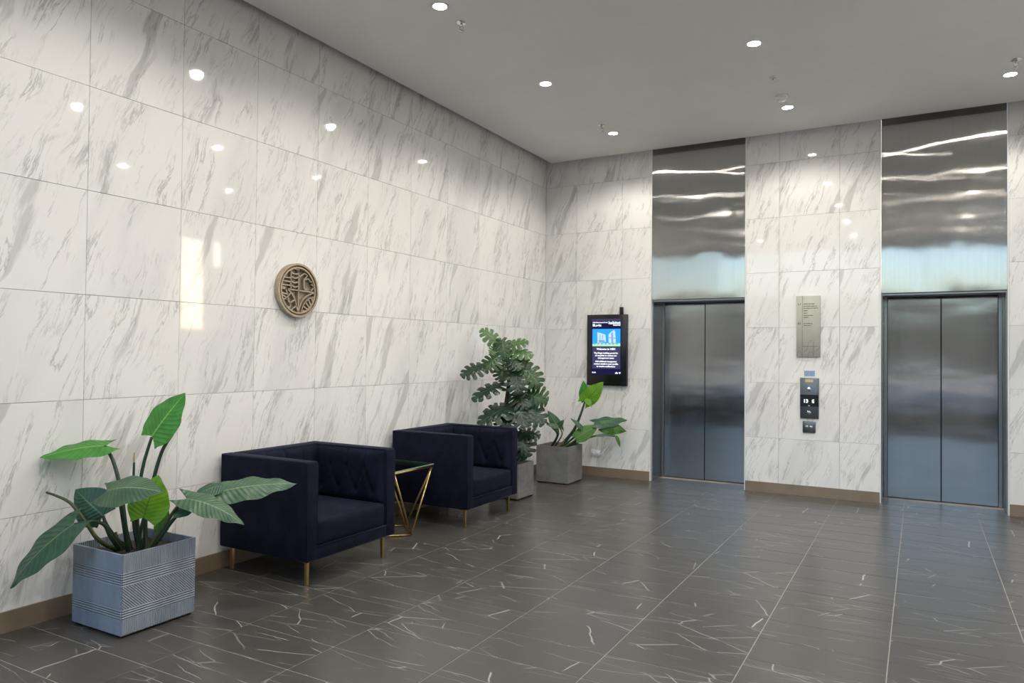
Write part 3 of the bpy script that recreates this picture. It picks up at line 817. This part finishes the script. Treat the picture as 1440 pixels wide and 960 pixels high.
# --- plant one: large smooth leaves in the ribbed blue-grey planter
p1 = thing('potted_plant', 'big-leaved plant in the ribbed blue-grey square planter in front', 'potted plant', (0.388, -5.785, 0))
pot(p1, 0.437, 0.428, M['ribbed'])
S0 = Vector((0.388, -5.785, 0.36))
def root(dx, dy): return S0 + Vector((dx, dy, 0))
L1 = [  # base px, base depth, tip px, tip depth, width m, normal (right, up, toward viewer), material, fold, sag, heart, wave
    ((213.5, 613), 4.10, (261, 552), 4.12, .225, (-.35, .15, 1), 'leaf_bright', .12, .03, .14, .03),
    ((150, 626), 4.10, (56, 644), 3.95, .21, (.1, .92, .34), 'leaf_bright', .16, .05, .20, .03),
    ((150, 690), 3.86, (229, 692), 3.78, .215, (.05, .75, .62), 'leaf_grey', .30, .10, .20, .03),
    ((202, 728), 3.98, (223, 668), 4.06, .250, (-.15, .1, 1), 'leaf_lime', .12, .04, .14, .03),
    ((145, 725), 3.95, (106, 688), 3.98, .225, (-.25, .45, .85), 'leaf_dark', .10, .04, .10, .02),
    ((103, 737), 3.78, (14, 827), 3.66, .215, (-.45, .35, .82), 'leaf_dark', .18, .08, .20, .03),
    ((308, 691), 4.10, (418, 680), 4.22, .185, (0, .80, .60), 'leaf_grey', .25, .05, .16, .04),
    ((312, 683), 4.13, (268, 701), 4.04, .110, (-.3, .6, .7), 'leaf_dark', .20, .10, .05, .02),
    ((262, 701), 3.95, (343, 738), 3.95, .150, (0, .85, .52), 'leaf_grey', .30, .12, .22, .04),
    ((268, 708), 3.99, (243, 728), 3.95, .105, (-.2, .5, .8), 'leaf_dark', .15, .05, .05, .02),
    ((224, 748), 4.08, (237, 717), 4.12, .085, (.1, .2, 1), 'leaf_mid', .15, .05, .10, .02),
]
for i, (b, bd, tp, td, wd, nv, mt, fo, sg, he, wa) in enumerate(L1):
    add_leaf(p1, place_in(p1, leaf_mesh(at(*b, bd), at(*tp, td), wd, view_dir(*nv), fo, sg, he, wa, 3.0, 0, i)), M[mt])
def pst(pl, pts, depth0, depth1, rt, r0, r1, mat, name='stem'):
    n = len(pts); w_ = [at(*p, depth0 + (depth1 - depth0) * k / max(1, n)) for k, p in enumerate(pts)]
    return stem(pl, w_ + [rt], r1, r0, mat, name)
pst(p1, [(213.5, 614), (203, 648), (197, 680), (193, 735)], 4.10, 4.03, root(.02, .03), .012, .008, M['stem'])
pst(p1, [(240, 614), (228, 634), (217, 670), (205, 725)], 4.14, 4.05, root(.05, .03), .012, .009, M['stem'])
pst(p1, [(188.5, 650), (187.5, 690), (188, 735)], 4.06, 4.02, root(.0, .02), .011, .006, M['stem'])
pst(p1, [(188.7, 636), (188.5, 645), (188.3, 655)], 4.06, 4.06, at(188.3, 660, 4.06), .0065, .002, M['spike'], 'leaf_spike')
pst(p1, [(147, 627), (158, 645), (166, 672), (172, 705), (177, 745)], 4.09, 3.99, root(-.02, -.01), .013, .009, M['stem'])
pst(p1, [(169, 703), (174, 735)], 3.86, 3.93, root(.0, -.04), .013, .010, M['stem'])
pst(p1, [(202, 728), (197, 750)], 3.98, 3.99, root(.03, -.01), .012, .008, M['stem'])
pst(p1, [(145, 725), (152, 742)], 3.95, 3.95, root(-.05, -.02), .013, .008, M['stem'])
pst(p1, [(104, 737), (130, 733), (147, 738), (156, 755)], 3.79, 3.92, root(-.05, -.04), .013, .007, M['stem'])
pst(p1, [(65, 692), (82, 698), (100, 708), (120, 733), (140, 760)], 3.92, 3.93, root(-.06, -.03), .013, .006, M['stem_olive'])
pst(p1, [(308, 691), (285, 697), (262, 712), (240, 735)], 4.10, 4.05, root(.08, .02), .012, .006, M['stem'])
pst(p1, [(262, 704), (248, 714), (232, 738)], 3.95, 4.0, root(.07, .0), .012, .007, M['stem_olive'])
pst(p1, [(224, 748), (220, 756)], 4.08, 4.06, root(.06, .04), .008, .005, M['stem'])
pst(p1, [(162, 748), (168, 760)], 4.02, 4.02, root(-.03, .03), .007, .008, M['trunk'], 'stub')

# --- plant two: same kind in a plain grey planter by the corner
p2 = thing('potted_plant', 'leafy plant with lime upright leaf in the grey planter near the wall screen', 'potted plant', (0.492, -0.580, 0))
pot(p2, 0.405, 0.427, M['concrete'])
S0 = Vector((0.492, -0.580, 0.37))
L2 = [
    ((822.6, 564), 8.50, (820.5, 535), 8.50, .150, (-.5, .2, .85), 'leaf_bright', .15, .03, .10, .02),
    ((823.0, 564), 8.48, (848.5, 537), 8.45, .205, (.2, .2, 1), 'leaf_lime', .12, .05, .22, .04),
    ((824, 560), 8.47, (832, 572), 8.43, .075, (.2, .1, 1), 'leaf_lime', .10, .05, .0, .02),
    ((786, 602), 8.42, (770, 577), 8.45, .125, (-.2, .3, .9), 'leaf_grey', .15, .05, .25, .03),
    ((785, 600), 8.42, (793, 590), 8.40, .065, (.2, .3, .9), 'leaf_grey', .10, .05, .05, .02),
    ((785, 600), 8.40, (768, 597), 8.36, .065, (-.2, .5, .8), 'leaf_grey', .10, .05, .05, .02),
    ((820, 605), 8.42, (802, 588), 8.40, .075, (.3, .5, .7), 'leaf_grey', .12, .10, .05, .03),
    ((810, 616), 8.38, (842, 597), 8.44, .175, (.2, .5, .8), 'leaf_mid', .15, .06, .10, .04),
    ((836, 594), 8.46, (882, 590), 8.52, .230, (0, .90, .45), 'leaf_dark', .25, .05, .12, .04),
    ((845, 599), 8.42, (881, 606), 8.46, .165, (.1, .25, .95), 'leaf_mid', .15, .05, .08, .05),
    ((866, 612), 8.40, (872, 629), 8.38, .045, (.2, .2, .9), 'leaf_mid', .12, .10, .0, .02),
    ((838, 613), 8.40, (868, 613), 8.42, .035, (0, .6, .8), 'leaf_dark', .10, .10, .0, .02),
]
for i, (b, bd, tp, td, wd, nv, mt, fo, sg, he, wa) in enumerate(L2):
    add_leaf(p2, place_in(p2, leaf_mesh(at(*b, bd), at(*tp, td), wd, view_dir(*nv), fo, sg, he, wa, 2.5, 0, i * 1.7)), M[mt])
pst(p2, [(822.6, 564), (816, 584), (806, 606)], 8.49, 8.48, root(-.02, .0), .024, .010, M['stem'])
pst(p2, [(820, 603), (811, 612)], 8.42, 8.44, root(.0, -.05), .014, .008, M['stem'])
pst(p2, [(766, 592), (776, 600), (784, 612)], 8.37, 8.42, root(-.11, -.04), .015, .010, M['stem'])
pst(p2, [(784, 601), (785, 612)], 8.42, 8.44, root(-.12, .0), .009, .006, M['stem_olive'])
pst(p2, [(787.5, 602), (790, 612)], 8.42, 8.44, root(-.09, .01), .009, .006, M['stem_olive'])
pst(p2, [(792, 615), (792.5, 622)], 8.42, 8.44, root(-.07, -.04), .006, .003, M['spike'])
pst(p2, [(812, 615), (806, 621)], 8.40, 8.42, root(.02, -.06), .012, .008, M['stem_olive'])
pst(p2, [(866, 613), (842, 612), (824, 617)], 8.42, 8.40, root(.04, -.03), .012, .008, M['stem'])
pst(p2, [(838, 595), (826, 606), (814, 618)], 8.45, 8.42, root(.03, .0), .011, .007, M['stem'])

# --- monstera
p3 = thing('potted_monstera', 'tall monstera with split leaves in a small grey planter behind the far armchair', 'potted plant', (0.465, -1.680, 0))
pot(p3, 0.345, 0.362, M['concrete'])
S0 = Vector((0.465, -1.680, 0.31))
def mz(X, Y): return (640 + X * .21875, 450 + Y * .21875)
L3 = [
    ((285, 160), 7.50, (165, 60), 7.48, .17, (.3, .5, .8), 'mon_light'),
    ((325, 175), 7.48, (470, 140), 7.44, .19, (0, .8, .6), 'mon_light'),
    ((345, 200), 7.45, (500, 232), 7.36, .18, (.1, .75, .6), 'mon_light'),
    ((300, 130), 7.46, (330, 265), 7.40, .20, (0, .4, .9), 'mon_mid'),
    ((275, 180), 7.46, (225, 215), 7.42, .12, (-.2, .4, .9), 'mon_light'),
    ((275, 235), 7.40, (190, 325), 7.32, .20, (-.2, .4, .9), 'mon_mid'),
    ((190, 295), 7.36, (40, 362), 7.26, .20, (-.1, .7, .7), 'mon_dark'),
    ((305, 410), 7.38, (112, 515), 7.24, .20, (-.2, .7, .6), 'mon_dark'),
    ((300, 290), 7.40, (300, 395), 7.35, .17, (-.2, .2, 1), 'mon_mid'),
    ((360, 250), 7.36, (420, 320), 7.26, .17, (.2, .5, .8), 'mon_dark'),
    ((385, 310), 7.36, (405, 475), 7.24, .25, (.1, .35, .9), 'mon_dark'),
    ((430, 290), 7.40, (545, 430), 7.30, .25, (.35, .3, .85), 'mon_mid'),
    ((400, 250), 7.42, (490, 300), 7.38, .14, (.2, .6, .8), 'mon_mid'),
    ((470, 480), 7.38, (595, 525), 7.34, .26, (.1, .25, .95), 'mon_mid'),
    ((380, 470), 7.40, (480, 560), 7.30, .22, (.2, .4, .9), 'mon_dark'),
    ((370, 550), 7.36, (155, 672), 7.16, .24, (-.2, .7, .7), 'mon_dark'),
    ((330, 560), 7.42, (190, 610), 7.36, .18, (-.1, .6, .7), 'mon_dark'),
    ((385, 545), 7.36, (455, 690), 7.20, .30, (.1, .5, .85), 'mon_dark'),
    ((420, 550), 7.38, (575, 665), 7.26, .26, (.2, .5, .8), 'mon_dark'),
    ((340, 600), 7.34, (310, 690), 7.22, .26, (-.1, .5, .85), 'mon_dark'),
    ((420, 730), 7.42, (548, 748), 7.36, .17, (.1, .6, .7), 'mon_dark'),
    ((410, 720), 7.42, (470, 880), 7.32, .24, (.1, .3, .9), 'mon_dark'),
    ((400, 800), 7.44, (440, 900), 7.38, .18, (.0, .4, .9), 'mon_dark'),
]
TR = [at(*mz(322, 900), 7.52), at(*mz(330, 700), 7.50), at(*mz(328, 560), 7.48), at(*mz(342, 440), 7.46), at(*mz(345, 330), 7.46), at(*mz(318, 200), 7.48)]
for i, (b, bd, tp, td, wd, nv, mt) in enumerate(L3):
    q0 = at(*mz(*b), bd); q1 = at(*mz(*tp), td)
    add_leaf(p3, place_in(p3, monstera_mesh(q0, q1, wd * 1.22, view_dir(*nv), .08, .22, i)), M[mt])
    # petiole from the trunk a little below the leaf base
    tz = min(TR, key=lambda v: abs(v.z - (q0.z - 0.12)))
    mid = (q0 + tz) / 2 + Vector((0, 0, 0.03))
    stem(p3, [q0, mid, tz], .006, .008, M['stem_olive'] if i % 3 else M['stem'], 'petiole')
sp = spline([S0, *TR], 6)
me = MB().tube(sp, [.034 - .020 * i / len(sp) for i in range(len(sp))], 10).mesh('trunk'); place_in(p3, me); link('trunk', me, M['trunk'], p3, True)

# ------------------------------------------------------------------ round bronze emblem on the left wall
em = thing('wall_emblem', 'round bronze openwork emblem hanging on the marble wall', 'emblem', (0.0, -4.266, 1.945))
R = 0.205; XO = 0.028; XI = 0.016
def ep(u, v, x=XO): return (x, u * R, v * R)
def ering(name, ro, ri, x0, x1, mat):
    mb = MB(); n = 64
    for k in range(n):
        a = 2 * PI * k / n; c, s = math.cos(a), math.sin(a)
        mb.v += [(x0, ro * c, ro * s), (x1, ro * c, ro * s), (x1, ri * c, ri * s), (x0, ri * c, ri * s)]
    for k in range(n):
        a, b = k * 4, (k + 1) % n * 4
        for q in range(4): mb.f.append((a + q, a + (q + 1) % 4, b + (q + 1) % 4, b + q))
    return mb.build(name, mat, em)
ering('outer_rim', R, R * .925, 0.0035, 0.045, M['bronze'])
ering('inner_rim', R * .872, R * .812, 0.0035, 0.041, M['bronze'])
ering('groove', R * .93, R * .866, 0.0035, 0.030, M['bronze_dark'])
me_ = MB().tube([(0.0035, 0, 0), (0.010, 0, 0)], R * 0.86, 64).build('shade_plate', M['bronze_shade'], em)  # disc added behind the bars, its darker tone paints in the shade there
def ebar(name, pts, wd=0.045, x=0.036, depth=0.022):
    """flat raised bar following a line on the emblem's face"""
    mb = MB(); P = [Vector((0, u * R, v * R)) for u, v in pts]; hw = wd * R / 2
    for i, p in enumerate(P):
        d = (P[min(i + 1, len(P) - 1)] - P[max(i - 1, 0)]).normalized(); nrm = Vector((0, -d.z, d.y)) * hw
        mb.v += [(x, p.y + nrm.y, p.z + nrm.z), (x, p.y - nrm.y, p.z - nrm.z), (x - depth, p.y - nrm.y, p.z - nrm.z), (x - depth, p.y + nrm.y, p.z + nrm.z)]
    for i in range(len(P) - 1):
        for q in range(4): mb.f.append((i * 4 + q, i * 4 + (q + 1) % 4, i * 4 + 4 + (q + 1) % 4, i * 4 + 4 + q))
    mb.f.append((0, 1, 2, 3)); n = (len(P) - 1) * 4; mb.f.append((n + 3, n + 2, n + 1, n))
    return mb.build(name, M['bronze'], em)
def earc(cx, cy, r, a0, a1, n=14): return [(cx + r * math.cos(math.radians(a0 + (a1 - a0) * k / n)), cy + r * math.sin(math.radians(a0 + (a1 - a0) * k / n))) for k in range(n + 1)]
ebar('upright_bar', [(0.02, -.84), (0.02, .84)])
ebar('cross_bar', [(-.84, 0.02), (.84, -.02)])
# upper left: tower of drums and water lines
ebar('drum_side', [(-.36, .05), (-.36, .66)])
ebar('drum_top', [(-.17 + .19 * math.cos(2 * PI * k / 24), .69 + .10 * math.sin(2 * PI * k / 24)) for k in range(25)])
for v in (.50, .33, .17): ebar('drum_band', [(-.36 + .38 * k / 8, v - .06 * math.sin(PI * k / 8)) for k in range(9)])
for v in (.44, .30, .16): ebar('water_line', [(-.84 if v < .3 else -.74, v), (-.37, v - .01)])
# upper right: crane jib and cloud edge
ebar('jib', [(.05, .52), (.32, .66), (.47, .60), (.30, .44), (.30, .08)])
ebar('cloud_edge', [(.34, .42), (.52, .48), (.60, .38), (.74, .38), (.70, .26), (.80, .20), (.74, .10), (.66, .04)])
ebar('rivet', [(.33, .07), (.40, .07)], 0.06)
# lower left: curved trellis
ebar('trellis_arc', earc(-.86, -.72, .80, 88, 12) + [(.0, -.78)])
ebar('trellis_arc', earc(-.92, -.80, .60, 82, 20))
for a, b in (((-.62, .02), (-.50, -.17)), ((-.36, -.12), (-.55, -.32)), ((-.16, -.36), (-.42, -.52)), ((-.04, -.56), (-.34, -.74)), ((-.80, -.14), (-.52, -.17)), ((-.74, -.36), (-.45, -.33)), ((-.56, -.64), (-.36, -.64))):
    ebar('trellis_bar', [a, b], 0.05)
# lower right: arch with rays
ebar('arch', earc(.86, -.88, .82, 94, 174))
ebar('arch', earc(.86, -.88, .68, 96, 172))
for a in (104, 120, 136, 152, 166):
    c, s = math.cos(math.radians(a)), math.sin(math.radians(a)); ebar('ray', [(.86 + .68 * c, -.88 + .68 * s), (.86 + (.26 if 112 < a < 160 else .40) * c, -.88 + (.26 if 112 < a < 160 else .40) * s)], 0.05)
for a, b in ((.5, .4), (-.5, .4), (.4, -.5), (-.4, -.5)):
    MB().tube([(0.0, a * R * 1.38, b * R * 1.38), (0.006, a * R * 1.38, b * R * 1.38)], 0.006, 8).build('standoff', M['bronze_dark'], em)

# ------------------------------------------------------------------ wall screen
sx0, sx1, sz0, sz1 = 0.604, 1.118, 1.106, 1.966
sc_ = thing('wall_screen', 'black upright information screen mounted on the back wall', 'screen', ((sx0 + sx1) / 2, -0.0012, sz0))
def slocal(o):
    o.data.transform(Matrix.Translation((-(sx0 + sx1) / 2, 0.0012, -sz0))); return o
slocal(rbox('housing', sx0, sx1, -0.060, -0.0015, sz0, sz1, M['black'], sc_, 0.006, 2))
def U(X): return sx0 + (X - 200) / 365.0 * (sx1 - sx0)
def Vz(Y): return sz1 - (Y - 150) / 690.0 * (sz1 - sz0)
def flat(name, X0, X1, Y0, Y1, mat, yd, parent=sc_):
    return slocal(MB().box(U(X0), U(X1), -0.0600 - yd, -0.0600 - yd + 0.0008, Vz(Y1), Vz(Y0)).build(name, mat, parent))
disp = flat('display', 240, 516, 190, 735, M['scr_bg'], 0.0008)
flat('card', 252, 508, 462, 676, M['scr_card'], 0.0014, disp)
flat('header_bar', 242, 514, 192, 215, M['scr_card'], 0.0014, disp)
pic = flat('picture', 252, 508, 290, 458, M['scr_sky'], 0.0014, disp)
def poly(name, pts, mat, yd):
    mb = MB(); n = len(pts)
    mb.v = [(U(x), -0.06 - yd, Vz(y)) for x, y in pts] + [(U(x), -0.0595 - yd, Vz(y)) for x, y in pts]
    mb.f = [tuple(range(n)), tuple(reversed(range(n, 2 * n)))] + [(i, (i + 1) % n, n + (i + 1) % n, n + i) for i in range(n)]
    return slocal(mb.build(name, mat, disp))
poly('picture_tower', [(297, 320), (372, 345), (378, 415), (300, 432)], M['scr_tower'], 0.0020)
poly('picture_tower', [(400, 345), (425, 318), (452, 300), (462, 320), (468, 425), (402, 425)], M['scr_tower'], 0.0020)
poly('picture_shade', [(425, 330), (440, 322), (444, 425), (428, 425)], M['scr_tower2'], 0.0024)
poly('picture_shade', [(312, 395), (366, 400), (366, 418), (312, 424)], M['scr_tower2'], 0.0024)
poly('picture_shade', [(405, 372), (465, 376), (465, 384), (405, 380)], M['scr_tower2'], 0.0024)
poly('picture_lawn', [(252, 436), (340, 428), (508, 430), (508, 458), (252, 458)], M['scr_green'], 0.0018)
for x in (320, 342): poly('picture_shade', [(x, 345), (x + 6, 347), (x + 6, 392), (x, 391)], M['scr_tower2'], 0.0024)
for x in range(262, 500, 34): poly('picture_shade', [(x, 432), (x + 16, 426), (x + 22, 438), (x + 4, 441)], M['scr_tower2'], 0.0026)
def stext(body, X, Y, size, width, align='CENTER', bold=0.0012):
    o = text_on_back_wall('screen_lettering', body, size, 0, 0, 0, M['scr_text'], disp, align, width / 365.0 * (sx1 - sx0), bold)
    o.data.transform(Matrix.Translation((U(X), -0.0622, Vz(Y)))); return slocal(o)
stext('NBH Management Portal', 253, 232, 0.020, 138, 'LEFT', 0.0008)
stext('BLogix', 253, 264, 0.040, 82, 'LEFT', 0.0016)
stext('habitat', 508, 243, 0.048, 108, 'RIGHT', 0.0016)
stext('channel', 508, 259, 0.022, 66, 'RIGHT', 0.0010)
stext('Welcome to NBH', 378, 494, 0.034, 172)
for i, (s, wd) in enumerate((('The Blogix building portal for', 222), ('all enquiries to contact our', 200), ('management team', 148))): stext(s, 378, 531 + i * 24, 0.026, wd)
for i, (s, wd) in enumerate((('Add additional management', 196), ('contact details in your profile', 222), ('to receive notifications', 172))): stext(s, 378, 612 + i * 24, 0.026, wd)
stext('9:10', 250, 720, 0.022, 36, 'LEFT')
poly('cloud_icon', [(464, 722), (462, 716), (470, 708), (478, 706), (484, 712), (489, 716), (487, 723)], M['scr_text'], 0.0020)
poly('signal_icon', [(494, 710), (504, 706), (514, 710), (504, 725)], M['scr_text'], 0.0020)
a = rbox('antenna', U(494), U(526), -0.045, -0.020, sz1 - 0.002, sz1 + 0.088, M['black'], sc_, 0.004, 2); slocal(a)

# ------------------------------------------------------------------ directory sign, call panel, key plate, sticker, socket
ds = thing('directory_sign', 'sage grey floor directory sign on the pier between the elevators', 'sign', (3.132, -0.0012, 1.478))
def dl_(o): o.data.transform(Matrix.Translation((-3.132, 0.0012, -1.478))); return o
dl_(rbox('panel', 3.014, 3.250, -0.020, -0.0015, 1.478, 2.126, M['sign'], ds, 0.0015, 1))
def dbox(nm, fx0, fx1, fz0, fz1): return dl_(MB().box(3.014 + fx0 * .236, 3.014 + fx1 * .236, -0.0208, -0.0198, 2.126 - fz1 * .648, 2.126 - fz0 * .648).build(nm, M['sign_ink'], ds))
dbox('column_rule', .245, .258, 0.0, 1.0)
for fz, l in ((.128, .47), (.165, .57), (.198, .62), (.238, .19), (.279, .17), (.318, .42), (.350, .22), (.450, .38), (.482, .33)):
    # worn small lettering, line by line, broken into words
    x = .305; rn = random.Random(int(fz * 1000))
    while x < .305 + l - .01:
        e = min(.305 + l, x + rn.uniform(.09, .2)); dbox('lettering_line', x, e - .012, fz, fz + .011); x = e + .006
for body, fz in (('L1', .148), ('B1', .470)):
    o = text_on_back_wall('lettering', body, 0.030, 0, 0, 0, M['sign_ink'], ds, 'LEFT', .026, 0.0006)
    o.data.transform(Matrix.Translation((3.014 + .06 * .236, -0.0206, 2.126 - fz * .648))); dl_(o)
dbox('line_art', .26, .93, .826, .832); dbox('line_art', .72, .732, .74, .985)
def dcurve(pts):
    P = [(3.014 + a * .236, -0.0204, 2.126 - b * .648) for a, b in pts]
    dl_(MB().tube(spline(P, 4), 0.0011, 5).build('line_art', M['sign_ink'], ds))
dcurve([(.30, .92), (.42, .90), (.48, .84), (.50, .78), (.60, .735), (.66, .75)])
dcurve([(.03, .985), (.06, .93), (.13, .91), (.20, .93), (.24, .985)])
dcurve([(.50, .985), (.53, .93), (.60, .915), (.68, .93), (.71, .985)])
dcurve([(.74, .92), (.84, .90), (.93, .87), (.98, .83)])

cp = thing('elevator_call_panel', 'dark steel elevator call panel with lit floor display', 'call panel', (3.145, -0.0012, 0.824))
def cl_(o): o.data.transform(Matrix.Translation((-3.145, 0.0012, -0.824))); return o
cl_(rbox('face_plate', 3.053, 3.237, -0.022, -0.0015, 0.824, 1.255, M['panel_grey'], cp, 0.006, 2))
dspl = cl_(MB().box(3.0535, 3.2365, -0.0235, -0.0222, 0.952, 1.076).build('floor_display', M['black'], cp))
for body, x, wd in (('13', 3.108, .040), ('G', 3.180, .022)):
    o = text_on_back_wall('display_digit', body, 0.050, 0, 0, 0, M['led'], dspl, 'CENTER', wd, 0.0014)
    o.data.transform(Matrix.Translation((x + .002, -0.0240, 0.992))); cl_(o)
cl_(MB().box(3.132, 3.152, -0.0240, -0.0236, 0.958, 0.966).build('display_mark', M['sign'], dspl))
for z in (1.135, 0.888):
    b = MB().lathe([(0.021, 0), (0.021, 0.004), (0.017, 0.008), (0.001, 0.009)], 24); me = b.mesh('call_button')
    me.transform(Matrix.Translation((3.142, -0.0220, z)) @ Matrix.Rotation(PI / 2, 4, 'X')); o = cl_(link('call_button', me, M['chrome'], cp, True))
    s = 1 if z > 1 else -1
    mb = MB(); mb.v = [(3.142 - .008, -0.0316, z - s * .005), (3.142 + .008, -0.0316, z - s * .005), (3.142, -0.0316, z + s * .008), (3.142 - .008, -0.0306, z - s * .005), (3.142 + .008, -0.0306, z - s * .005), (3.142, -0.0306, z + s * .008)]
    mb.f = [(0, 1, 2), (5, 4, 3), (0, 3, 4, 1), (1, 4, 5, 2), (2, 5, 3, 0)]
    cl_(mb.build('arrow_mark', M['sign_ink'], o))
cl_(MB().box(3.104, 3.182, -0.0230, -0.0222, 1.208, 1.238).build('cream_label', M['yellow_label'], cp))
kp = thing('key_switch_plate', 'small steel key switch plate below the call panel', 'switch', (3.142, -0.0012, 0.674))
def kl_(o): o.data.transform(Matrix.Translation((-3.142, 0.0012, -0.674))); return o
kl_(rbox('face_plate', 3.079, 3.205, -0.018, -0.0015, 0.674, 0.796, M['panel_grey'], kp, 0.004, 2))
for x in (3.120, 3.162):
    me = MB().lathe([(0.016, 0), (0.016, 0.004), (0.012, 0.007), (0.001, 0.007)], 20).mesh('key_barrel')
    me.transform(Matrix.Translation((x, -0.0180, 0.737)) @ Matrix.Rotation(PI / 2, 4, 'X')); o = kl_(link('key_barrel', me, M['chrome'], kp, True))
    kl_(MB().box(x - .002, x + .002, -0.0260, -0.0248, 0.731, 0.743).build('key_slot', M['black'], o))
st = MB().box(3.091, 3.197, -0.0022, -0.0013, 1.272, 1.330).build('sticker', M['sticker'])
tag(st, 'small pale blue notice sticker above the call panel', 'sticker')
so = thing('power_socket', 'white double power socket low on the back wall', 'socket', (0.702, -0.0012, 0.240))
def ol_(o): o.data.transform(Matrix.Translation((-0.702, 0.0012, -0.240))); return o
ol_(rbox('cover_plate', 0.643, 0.761, -0.012, -0.0015, 0.240, 0.313, M['white_plastic'], so, 0.003, 2))
for x in (0.675, 0.729):
    me = MB().lathe([(0.020, 0), (0.020, 0.003), (0.018, 0.004), (0.001, 0.004)], 20).mesh('outlet')
    me.transform(Matrix.Translation((x, -0.0120, 0.272)) @ Matrix.Rotation(PI / 2, 4, 'X')); o = ol_(link('outlet', me, M['white_plastic'], so, True))
    ol_(MB().box(x - .009, x - .006, -0.0166, -0.0158, 0.272, 0.281).box(x + .006, x + .009, -0.0166, -0.0158, 0.272, 0.281).box(x - .0015, x + .0015, -0.0166, -0.0158, 0.259, 0.267).build('pin_slots', M['black'], o))
    ol_(MB().box(x - .007, x + .007, -0.0150, -0.0122, 0.296, 0.308).build('rocker_switch', M['white_plastic'], so))
